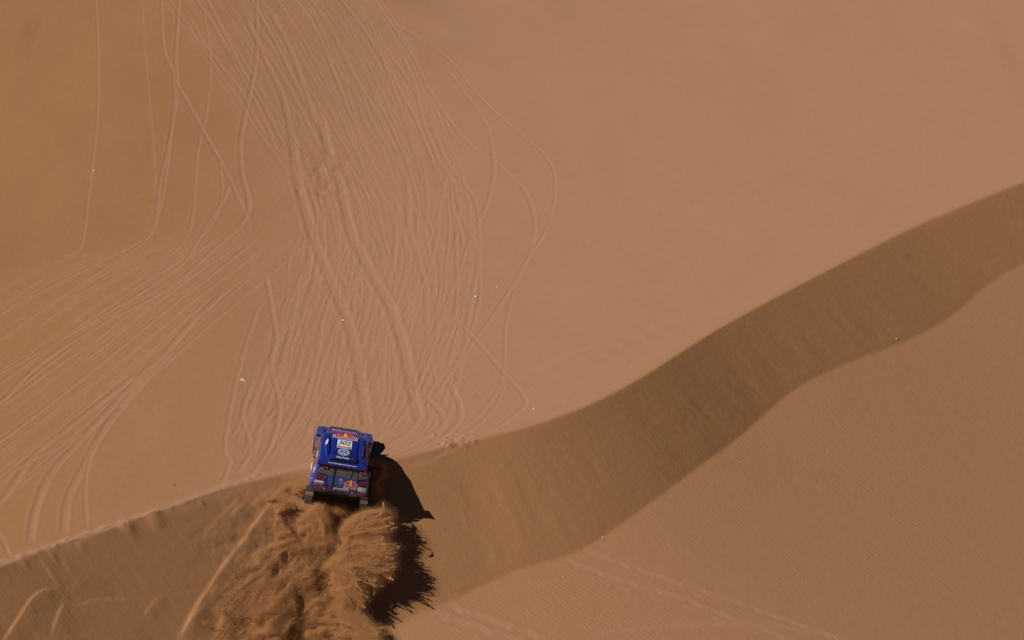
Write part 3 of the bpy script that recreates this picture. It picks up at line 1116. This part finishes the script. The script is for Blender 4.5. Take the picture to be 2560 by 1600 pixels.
part('scoop_mouth', *box(-.43, .43, -1.428, -1.421, 1.700, 1.762), M_INK, parent=scoop)
part('rear_slot', *box(-.44, .44, -1.568, -1.425, 1.715, 1.723), M_INK)
sp_v, sp_f = loft([[(x, -1.57, 1.690), (x, -1.57, 1.745), (x, -1.80, 1.755), (x, -1.80, 1.680)] for x in (-.82, -.6, 0, .6, .82)])
spoil = part('rear_spoiler', sp_v, sp_f, m_paint, smooth=True, bevel=.012)
for s in (-1, 1):
    part('end_plate', *slab([(s * .82, -1.50, 1.62), (s * .82, -1.80, 1.64), (s * .82, -1.83, 1.77), (s * .82, -1.48, 1.73)], .014, (s, 0, 0)), m_paint, parent=spoil, bevel=.004, segs=1)
    # teardrop bulges either side of the scoop
    v, f = loft([[(s * .56, .16, 1.69), (s * .62, .16, 1.69), (s * .61, .16, 1.72), (s * .57, .16, 1.72)],
                 [(s * .50, -.35, 1.69), (s * .70, -.35, 1.69), (s * .665, -.35, 1.785), (s * .54, -.35, 1.785)],
                 [(s * .48, -.85, 1.69), (s * .68, -.85, 1.69), (s * .62, -.85, 1.785), (s * .51, -.85, 1.79)],
                 [(s * .50, -1.22, 1.69), (s * .58, -1.22, 1.69), (s * .56, -1.22, 1.71), (s * .52, -1.22, 1.71)]])
    part('roof_bulge', v, f, m_paint, smooth=True, bevel=.03, segs=3)
# red pinstripe along the roof front
arc = [(x, .40 - .10 * (abs(x) / .62) ** 2.2) for x in np.linspace(-.62, .62, 17)]
me = multi([[arc[i], arc[i + 1], (arc[i + 1][0], arc[i + 1][1] + .028), (arc[i][0], arc[i][1] + .028)] for i in range(16)])
put(me, 'red_stripe', M_RED, car, (0, 0, 1.722), (1, 0, 0), (0, 1, .02))
UX, VY = (1, 0, 0), (0, 1, -.027)
bulls(scoop, (0, .235, rz(.235) + .001), UX, VY, .36, .75)
for mat, bold, dz in ((M_WHITE, .035, 0), (M_RED, .0, .003)):
    for word, wx, wd in (('Red', -.225, .40), ('Bull', .225, .41)):
        write(word, wd if mat is M_WHITE else wd - .035, mat, scoop, (wx, .075, rz(.075) + dz), UX, VY, bold=bold, height=.20 if mat is M_WHITE else .17)
# number plate on the roof
pl = put(flat(rect(.50, .64), .003), 'race_number_panel', M_WHITE, car, (0, -.345, rz(-.345)), UX, VY)
po = (0, -.345, rz(-.345) + .0035)
put(flat(rect(.49, .085)), 'header_strip', M_HEADER, pl, off(po, UX, VY, 0, .272), UX, VY)
write('ARGENTINA-CHILE', .28, M_WHITE, pl, off(po, UX, VY, -.08, .272, .003), UX, VY, height=.04)
write('DAKAR', .10, M_WHITE, pl, off(po, UX, VY, .17, .272, .003), UX, VY, height=.04)
write('302', .42, M_INK, pl, off(po, UX, VY, 0, .05), UX, VY, bold=.02, shear_=.25, height=.27)
put(flat(rect(.26, .10)), 'sponsor_strip', M_RED, pl, off(po, UX, VY, 0, -.245), UX, VY)
write('TOTAL', .20, M_WHITE, pl, off(po, UX, VY, 0, -.245, .003), UX, VY, height=.055, bold=.01)
for s in (-1, 1):
    put(flat(rect(.085, .12)), 'corner_box', M_INK, pl, off(po, UX, VY, s * .185, -.24), UX, VY)
    put(flat([(-.022, -.035), (.022, -.035), (.004, .04)]), 'dune_mark', M_WHITE, pl, off(po, UX, VY, s * .185, -.24, .003), UX, VY)
# dark triangular vents beside the roundel
for s in (-1, 1):
    put(flat([(s * .20, .17), (s * .40, -.20), (s * .13, -.20)]), 'roof_vent', M_INK, car, (0, -.94, rz(-.94)), UX, VY)
    put(flat([(s * .20, -.12), (s * .30, -.17), (s * .17, -.17)]), 'vent_lip', M_STEEL, car, (0, -.94, rz(-.94) + .003), UX, VY)


def roundel(parent, o, u, v, a, b_, dark, light):
    """ringed V over W"""
    d = put(flat(ell(a, b_, 36)), 'roundel', dark, parent, o, u, v)
    ring = []
    n = 36
    e0, e1 = ell(a * .97, b_ * .97, n), ell(a * .82, b_ * .82, n)
    ring = [[e0[i], e0[(i + 1) % n], e1[(i + 1) % n], e1[i]] for i in range(n)]
    put(multi(ring), 'ring', light, d, off(o, u, v, 0, 0, .0025), u, v)

    def bar(p, q, w_=.075):
        return [(p[0] * a - w_ * a, p[1] * b_), (p[0] * a + w_ * a, p[1] * b_), (q[0] * a + w_ * a, q[1] * b_), (q[0] * a - w_ * a, q[1] * b_)]
    bars = [bar((-.30, .80), (-.01, .10)), bar((.30, .80), (.01, .10)), bar((-.66, .50), (-.30, -.72)), bar((-.30, -.72), (-.02, -.06)),
            bar((.02, -.06), (.30, -.72)), bar((.30, -.72), (.66, .50))]
    put(multi(bars), 'monogram', light, d, off(o, u, v, 0, 0, .0028), u, v)
    return d


roundel(scoop, (0, -.93, rz(-.93) + .004), UX, VY, .205, .235, M_NAVY, M_SILV)
write('Das Auto.', .44, M_WHITE, scoop, (0, -1.29, rz(-1.29)), UX, VY, bold=.012, height=.12)
SPV = (0, 1, -.053)
write('www.volkswagen-motorsport.com', .96, M_WHITE, spoil, (0, -1.715, 1.754), UX, SPV, bold=.014, height=.10)
# bonnet lettering reads from the front
write('Volkswagen', .88, M_WHITE, hood, (-.02, 1.68, 1.051), (-1, 0, 0), (0, -1, .18), bold=.02, height=.20)
write('Volkswagen', .84, M_RED, hood, (-.02, 1.68, 1.054), (-1, 0, 0), (0, -1, .18), height=.15)
# --- rear stickers
RU, RV_ = (1, 0, 0), (0, .58, 1)
RV0 = (0, .03, 1)


def rear_o(x, z, lift):
    return Vector((x, ryz(z) - lift, z))


def rear_v(z):
    return Vector((0, ryz(z + .03) - ryz(z - .03), .06))


bulls(car, rear_o(.39, 1.225, .034), RU, (0, .56, 1), .215, 1.0)
for mat, bold, dz in ((M_WHITE, .05, .034), (M_RED, .0, .038)):
    write('Red Bull', .43 if mat is M_WHITE else .40, mat, car, rear_o(.385, 1.085, dz), RU, (0, .5, 1), bold=bold, height=.105 if mat is M_WHITE else .085)
roundel(car, rear_o(.05, 1.205, .034), RU, (0, .56, 1), .062, .062, M_INK, M_GREY)
write('TDI', .12, M_WHITE, car, rear_o(.03, 1.285, .034), RU, (0, .56, 1), bold=.02, height=.04)
np_ = put(flat(rect(.53, .115), .006), 'number_plate', M_WHITE, car, rear_o(.085, .965, .032), RU, RV0)
write('WOB VW 425', .47, M_INK, np_, rear_o(.085, .965, .040), RU, RV0, height=.062)
s1 = put(flat(rect(.30, .075), .004), 'sticker', M_WHITE, car, rear_o(-.685, 1.135, .04), (1, 0, -.05), rear_v(1.135))
write('Castrol', .22, M_RED, s1, rear_o(-.68, 1.135, .046), (1, 0, -.05), rear_v(1.135), bold=.02, height=.045)
s2 = put(flat(rect(.29, .06), .004), 'sticker', M_GREY, car, rear_o(-.69, 1.055, .03), (1, 0, -.05), rear_v(1.055))
write('KINEXUS', .23, M_INK, s2, rear_o(-.69, 1.055, .036), (1, 0, -.05), rear_v(1.055), bold=.01, height=.034)
s3 = put(flat(rect(.29, .125), .004), 'sticker', M_GREY, car, rear_o(.79, 1.10, .035), (1, 0, 0), rear_v(1.10))
put(flat(rect(.13, .095), .002), 'label_panel', M_WHITE, s3, rear_o(.725, 1.10, .0415), (1, 0, 0), rear_v(1.10))
put(flat(rect(.10, .095), .002), 'label_panel', M_BEIGE, s3, rear_o(.85, 1.10, .0415), (1, 0, 0), rear_v(1.10))
write('JHD', .09, M_INK, s3, rear_o(.725, 1.10, .045), (1, 0, 0), rear_v(1.10), bold=.015, height=.045)
s4 = put(flat(rect(.26, .035), .004), 'sticker', M_SILV, car, rear_o(.775, 1.018, .03), (1, 0, 0), RV0)
for s in (-1, 1):
    write('BFGoodrich', .20, M_INK, car, (s * .935, -1.9985, .585), RU, RV0, height=.042)
# --- side liveries: white lettering and bull emblem on door and quarter panels
for s in (-1, 1):
    u = (0, s * 1, 0)
    vv = (-s * .03, 0, 1)
    write('TOUAREG', .72, M_WHITE, car, (s * .953, .17, .85), u, vv, bold=.02, height=.13)
    bulls(car, (s * .955, .28, .985), u, vv, .26, .9)
    write('Red Bull', .60, M_WHITE, car, (s * .992, -1.05, 1.02), (-s * .05 if s < 0 else .05, s, 0), (-s * .3, 0, 1), bold=.02, height=.13)
    # diagonal white stripes on the quarter panel and along the window line
    for k in range(4):
        y = -1.98 + .035 * k
    tum = (-s * .25, 0, 1)
    for k, (y, z) in enumerate(((-1.40, 1.31), (-1.50, 1.31), (-1.60, 1.31))):
        put(flat([(-.09, -.13), (-.03, -.13), (.05, .13), (-.01, .13)], .003), 'white_slash', M_WHITE, car, (s * .905, y - .1, z), u, tum)
    for k in range(5):
        put(flat(rect(.055, .08), .003), 'name_strip', M_WHITE, car, (s * .872, -.86 + .08 * k, 1.41), u, tum)
# sunlit white decal on the left bulge
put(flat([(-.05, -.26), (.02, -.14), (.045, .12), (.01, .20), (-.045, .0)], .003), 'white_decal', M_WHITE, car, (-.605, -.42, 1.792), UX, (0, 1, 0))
# roof antennae and radio mast
part('antenna', *lathe_x([(.0, 0), (.012, .0), (.012, .02), (0, .02)], -.55, .30, 1.71, 8), M_BLACK)

# ------------------------------------------------------------------ flying sand (points, kind = stuff)
def at(px, py, h=0.0):
    return hit(np.atleast_1d(px), np.atleast_1d(py), ground, h)


PTS, RAD = [], []


def add_pts(p, r):
    PTS.append(p)
    RAD.append(np.broadcast_to(r, (len(p),)))


def poly_px(pts, q):
    """point at parameter q (0..1) along a pixel polyline"""
    p = np.asarray(pts, float)
    l = np.r_[0, np.cumsum(np.hypot(*np.diff(p, axis=0).T))]
    l /= l[-1]
    return np.interp(q, l, p[:, 0]), np.interp(q, l, p[:, 1])


def fronds(spine, hs, tips, ht, n, npts, r0, r1, lift, rad=.0065, jit=14, seed=0, pw=.8, kmin=.45, a_in=0.0, bend=.09):
    """n curling tongues of sand thrown from a spine line towards a line of tips"""
    g_ = np.random.default_rng(seed)
    for i in range(n):
        q = g_.uniform(0, 1)
        q2 = np.clip(q + g_.normal(0, .04), 0, 1)
        k = g_.uniform(kmin, 1.0) ** .6
        a = poly_px(spine, q)
        b_ = poly_px(tips, q2)
        if a_in:
            f0 = g_.uniform(0, a_in)
            a = (a[0] + (b_[0] - a[0]) * f0, a[1] + (b_[1] - a[1]) * f0)
        tx, ty = a[0] + (b_[0] - a[0]) * k + g_.normal(0, jit * .4), a[1] + (b_[1] - a[1]) * k + g_.normal(0, jit * .4)
        A_ = at(a[0] + g_.normal(0, jit), a[1] + g_.normal(0, jit), np.interp(q, np.linspace(0, 1, len(hs)), hs) * g_.uniform(.35, 1))[0]
        B_ = at(tx, ty, np.interp(q2, np.linspace(0, 1, len(ht)), ht) * g_.uniform(.55, 1.1))[0]
        ln = np.linalg.norm(B_ - A_)
        M_ = (A_ + B_) / 2 + np.array([0, 0, lift * ln]) + g_.normal(0, bend, 3)
        s = g_.uniform(0, 1, npts) ** pw
        P = ((1 - s) ** 2)[:, None] * A_ + (2 * s * (1 - s))[:, None] * M_ + (s ** 2)[:, None] * B_
        rr = r0 + (r1 - r0) * s ** .8
        J = g_.normal(0, 1, (npts, 3))
        J /= np.maximum(np.linalg.norm(J, axis=1), .3)[:, None]
        P = P + J * (rr * np.abs(g_.normal(0, .55, npts)))[:, None]
        add_pts(P, rad * g_.uniform(.6, 1.3, npts))


def clumps(region, h0, h1, n, npts, r, rad=.0065, seed=0, squash=.6, stretch=1.0, ang=0.0):
    """billows: noisy blobs inside a pixel polygon's bounding quad (bilinear)"""
    g_ = np.random.default_rng(seed)
    c = np.asarray(region, float)
    for i in range(n):
        a, b_ = g_.uniform(0, 1, 2)
        px = (c[0] * (1 - a) + c[1] * a) * (1 - b_) + (c[3] * (1 - a) + c[2] * a) * b_
        p0 = at(px[0], px[1], g_.uniform(h0, h1))[0]
        rr = r * g_.uniform(.5, 1.4)
        J = g_.normal(0, 1, (npts, 3))
        J /= np.linalg.norm(J, axis=1)[:, None]
        wob_ = 1 + .55 * fbm(J[:, 0] * 1.7 + i * 7.1, J[:, 1] * 1.7, J[:, 2] * 1.7, octs=3, seed=seed % 5)
        rad_ = rr * wob_ * np.abs(g_.normal(.55, .3, npts))
        J = J * rad_[:, None] * np.array([1, 1, squash])
        if stretch != 1.0:
            ca, sa = math.cos(ang), math.sin(ang)
            u = J[:, 0] * ca + J[:, 1] * sa
            v_ = -J[:, 0] * sa + J[:, 1] * ca
            u = u * stretch
            J = np.c_[u * ca - v_ * sa, u * sa + v_ * ca, J[:, 2] + 0]
        add_pts(p0 + J, rad * g_.uniform(.6, 1.3, npts))


# rooster tail of the right rear wheel
SPINE = [(905, 1305), (888, 1350), (872, 1400), (852, 1440), (835, 1465)]
TIPS = [(925, 1275), (962, 1284), (984, 1312), (990, 1346), (984, 1388), (968, 1430), (946, 1468), (918, 1492), (888, 1516), (856, 1556)]
fronds(SPINE, [.35, .8, 1.0, .95, .7], TIPS, [.55, .8, 1.0, 1.1, 1.1, 1.1, 1.05, .95, .8, .5], 170, 4600, .19, .05, .10, seed=11)
fronds([(890, 1320), (860, 1400), (825, 1480)], [.3, .45, .3], TIPS, [.25, .35, .4, .45, .45, .45, .4, .3, .2, .15], 90, 2600, .18, .08, .05, seed=12)
clumps([(880, 1320), (940, 1325), (890, 1440), (820, 1460)], .2, .75, 60, 4200, .20, seed=13)
# loose wisps feathering its rim
fronds(SPINE, [.7, 1.0, 1.15, 1.1, .8], [(928, 1270), (968, 1278), (992, 1308), (1000, 1346), (994, 1390), (978, 1436), (956, 1474), (926, 1500), (894, 1526), (856, 1566)],
       [.55, .8, 1.0, 1.1, 1.1, 1.1, 1.05, .95, .8, .5], 120, 2000, .095, .022, .08, seed=31, kmin=.7, a_in=.5, jit=14, bend=.16)
fronds([(850, 1530), (850, 1570), (858, 1610)], [.6, .8, .9], [(880, 1556), (922, 1566), (955, 1584), (968, 1610)], [.4, .65, .75, .75], 40, 2000, .09, .022, .08, seed=32, kmin=.7, a_in=.4, jit=14, bend=.16)
fronds([(900, 1330), (890, 1370), (880, 1400)], [.8, 1.0, 1.0], [(985, 1318), (994, 1350), (990, 1388)], [.95, 1.15, 1.2], 40, 2200, .11, .03, .06, seed=34, kmin=.7, a_in=.4, bend=.14)
# lower tail, further down the slope
fronds([(820, 1520), (835, 1560), (845, 1600), (850, 1650)], [.5, .65, .8, .8], [(880, 1550), (922, 1562), (952, 1580), (968, 1605), (960, 1660)], [.4, .75, 1.0, 1.05, 1.0], 120, 3400, .17, .05, .08, seed=14)
clumps([(790, 1500), (830, 1530), (860, 1620), (780, 1640)], .05, .4, 36, 2600, .18, seed=15)
# left wheel: heap thrown up between the wheels and the stream running down to the left
fronds([(800, 1275), (795, 1310), (775, 1345)], [.3, .42, .42], [(836, 1305), (815, 1385), (765, 1420), (705, 1400), (690, 1345)], [.3, .35, .32, .25, .2], 40, 4000, .2, .12, .10, seed=16)
clumps([(775, 1282), (815, 1272), (842, 1380), (715, 1380)], .05, .36, 50, 4200, .20, seed=17)
fronds([(760, 1340), (790, 1400), (805, 1480)], [.2, .25, .2], [(600, 1480), (600, 1570), (650, 1630), (740, 1640)], [.03, .04, .05, .06], 24, 3000, .30, .28, .03, seed=18, jit=40, rad=.006)
clumps([(720, 1380), (850, 1380), (800, 1610), (620, 1600)], .0, .12, 50, 2400, .26, seed=19, squash=.3, stretch=2.4, ang=math.radians(45), rad=.006)
fronds([(720, 1330), (735, 1400), (740, 1480)], [.08, .1, .1], [(470, 1560), (500, 1620), (560, 1650), (640, 1660)], [.02, .02, .03, .03], 22, 2600, .24, .26, .02, seed=33, jit=34, rad=.005)
# billows left of the car along the lip
clumps([(715, 1215), (758, 1215), (755, 1310), (675, 1310)], .0, .24, 26, 2400, .18, seed=20, squash=.5, stretch=1.5, ang=math.radians(45), rad=.006)
fronds([(760, 1230), (755, 1262)], [.2, .25], [(650, 1250), (620, 1290), (650, 1340)], [.02, .03, .03], 10, 2600, .18, .15, .04, seed=21, rad=.006)
# dust in the car's own shade on the right
clumps([(915, 1150), (945, 1160), (950, 1255), (920, 1262)], .05, .45, 26, 1800, .14, seed=22)
clumps([(800, 1245), (880, 1262), (875, 1290), (830, 1290)], .05, .18, 20, 1800, .13, seed=23)
P_ = np.vstack(PTS)
R_a = np.concatenate(RAD)
# curl the cloud with smooth noise so that tongues break into billows
w1 = np.stack([fbm(P_[:, 0] * 2.2 + 11 * k, P_[:, 1] * 2.2, P_[:, 2] * 2.2, octs=3, seed=50 + k) for k in range(3)], -1)
w2_ = np.stack([fbm(P_[:, 0] * .9 + 5 * k, P_[:, 1] * .9, P_[:, 2] * .9, octs=2, seed=60 + k) for k in range(3)], -1)
P_ = P_ + .042 * w1 + .19 * w2_ * np.array([1, 1, .6])
# holes between the billows
den = fbm(P_[:, 0] * 1.7, P_[:, 1] * 1.1, P_[:, 2] * 1.7, octs=3, seed=80)
kd = den + np.random.default_rng(81).normal(0, .06, len(P_)) > -.36
P_, R_a = P_[kd], R_a[kd]
# thin loose grains hanging round the dense tongues
pick = np.random.default_rng(70).random(len(P_)) < .32
loose = P_[pick] + np.random.default_rng(71).normal(0, 1, (pick.sum(), 3)) * np.array([.12, .12, .09])
P_ = np.vstack([P_, loose])
R_a = np.r_[R_a, np.full(len(loose), .0042)]
hg = P_[:, 2] - ground(P_[:, 0], P_[:, 1])
keep = hg > -.02
P_, R_a = P_[keep], R_a[keep]
me = bpy.data.meshes.new('sand_spray')
me.vertices.add(len(P_))
me.vertices.foreach_set('co', P_.astype(np.float32).ravel())
attr(me, 'grain', R_a)
me.update()
spray = bpy.data.objects.new('sand_spray', me)
COL.objects.link(spray)
m_dust, t, b = new_mat('flying_sand')
b.inputs['Base Color'].default_value = (0.66, 0.395, 0.180, 1)
b.inputs['Roughness'].default_value = 1.0
b.inputs['Specular IOR Level'].default_value = 0.0
# grains in a thin cloud pass light on to the ones behind them
tr = t.nodes.new('ShaderNodeBsdfTranslucent')
tr.inputs['Color'].default_value = (0.68, 0.41, 0.195, 1)
mx = t.nodes.new('ShaderNodeMixShader')
mx.inputs[0].default_value = .45
om = [n for n in t.nodes if n.type == 'OUTPUT_MATERIAL'][0]
t.links.new(b.outputs[0], mx.inputs[1])
t.links.new(tr.outputs[0], mx.inputs[2])
t.links.new(mx.outputs[0], om.inputs['Surface'])
ng = bpy.data.node_groups.new('grains', 'GeometryNodeTree')
ng.interface.new_socket('Geometry', in_out='INPUT', socket_type='NodeSocketGeometry')
ng.interface.new_socket('Geometry', in_out='OUTPUT', socket_type='NodeSocketGeometry')
gi, go = ng.nodes.new('NodeGroupInput'), ng.nodes.new('NodeGroupOutput')
mp_ = ng.nodes.new('GeometryNodeMeshToPoints')
na = ng.nodes.new('GeometryNodeInputNamedAttribute')
na.data_type = 'FLOAT'
na.inputs['Name'].default_value = 'grain'
sm = ng.nodes.new('GeometryNodeSetMaterial')
sm.inputs['Material'].default_value = m_dust
ng.links.new(gi.outputs[0], mp_.inputs['Mesh'])
ng.links.new(na.outputs['Attribute'], mp_.inputs['Radius'])
ng.links.new(mp_.outputs[0], sm.inputs['Geometry'])
ng.links.new(sm.outputs[0], go.inputs[0])
me.materials.append(m_dust)
md = spray.modifiers.new('grains', 'NODES')
md.node_group = ng
spray['kind'] = 'stuff'
spray['label'] = 'plume of sand thrown up behind the rear wheels of the blue car'
spray['category'] = 'sand spray'
print('grains', len(P_), 'dune verts', len(dune_me.vertices))


# ------------------------------------------------------------------ litter lying on the sand
dune_z = Z


def ground_z(x, y):
    i = int(np.clip(np.searchsorted(ys, y), 1, ny0 - 1))
    j = int(np.clip((x - X0) / DX, 0, nx0 - 2))
    return float(Z[i, j])


def scrap(px, py, w_, d_, h_, mat, label, cat, name, seed, group=None):
    """crumpled scrap: a dented low shell"""
    g_ = np.random.default_rng(seed)
    bm = bmesh.new()
    bmesh.ops.create_icosphere(bm, subdivisions=2, radius=1.0)
    w_, d_, h_ = w_ * .85, d_ * .85, h_ * .85
    for v_ in bm.verts:
        k = 1 + g_.uniform(-.28, .28)
        v_.co = Vector((v_.co.x * w_ * k, v_.co.y * d_ * k, max(v_.co.z, -.35) * h_ * k))
    me_ = bpy.data.meshes.new(name)
    bm.to_mesh(me_)
    bm.free()
    me_.materials.append(mat)
    o = bpy.data.objects.new(name, me_)
    COL.objects.link(o)
    p = at(px * K, py * K)[0]
    o.location = (p[0], p[1], ground_z(p[0], p[1]) + h_ * .25)
    o.rotation_euler = (0, 0, g_.uniform(-.9, -.3))
    o['label'] = label
    o['category'] = cat
    if group:
        o['group'] = group


M_PAPER = simple('crumpled_white_paper', (.66, .62, .56), .6)
M_PURP = simple('mauve_plastic', (.30, .20, .26), .5)
M_STONE = simple('dark_stone', (.09, .06, .045), .8)
GL = 'scraps of litter on the sand'
scrap(222, 404, .055, .03, .03, M_PAPER, 'small white scrap on the thin lone track at the far left', 'litter', 'paper_scrap', 1, GL)
scrap(572.5, 898, .08, .05, .05, M_PAPER, 'largest white scrap, left of the tracks above the car', 'litter', 'paper_scrap', 2, GL)
scrap(577.5, 900.5, .06, .03, .03, M_PAPER, 'small pale shred touching the largest white scrap', 'litter', 'paper_scrap', 3, GL)
scrap(1124.5, 701, .06, .04, .04, M_PAPER, 'bright white scrap just below the mauve scrap', 'litter', 'paper_scrap', 4, GL)
scrap(1131.5, 693, .045, .04, .03, M_PURP, 'mauve scrap beside a rut right of the churned lane', 'litter', 'plastic_scrap', 5, GL)
scrap(1174, 678, .05, .035, .03, M_PAPER, 'pale scrap right of the mauve one, inside the wide looping track', 'litter', 'paper_scrap', 6, GL)
scrap(810, 757, .055, .03, .03, M_PAPER, 'faint pale scrap lying in the left deep rut of the churned lane', 'litter', 'paper_scrap', 7, GL)
scrap(1261, 966, .045, .03, .03, M_PAPER, 'white scrap right of the sharp bend of the tracks near the crest', 'litter', 'paper_scrap', 8, GL)
scrap(2118, 802, .05, .035, .012, M_PAPER, 'white scrap at the foot of the slip face on the far right', 'litter', 'paper_scrap', 9, GL)
scrap(1424, 1269, .05, .035, .014, M_PAPER, 'white scrap on the low rippled ground above the double track', 'litter', 'paper_scrap', 10, GL)
scrap(1490, 866, .03, .03, .02, M_PAPER, 'tiny white scrap on the smooth sand above the crest', 'litter', 'paper_scrap', 11, GL)
scrap(411, 1146, .045, .03, .03, M_STONE, 'dark stone on the smooth sand above the broken crest at left', 'stone', 'stone', 12)
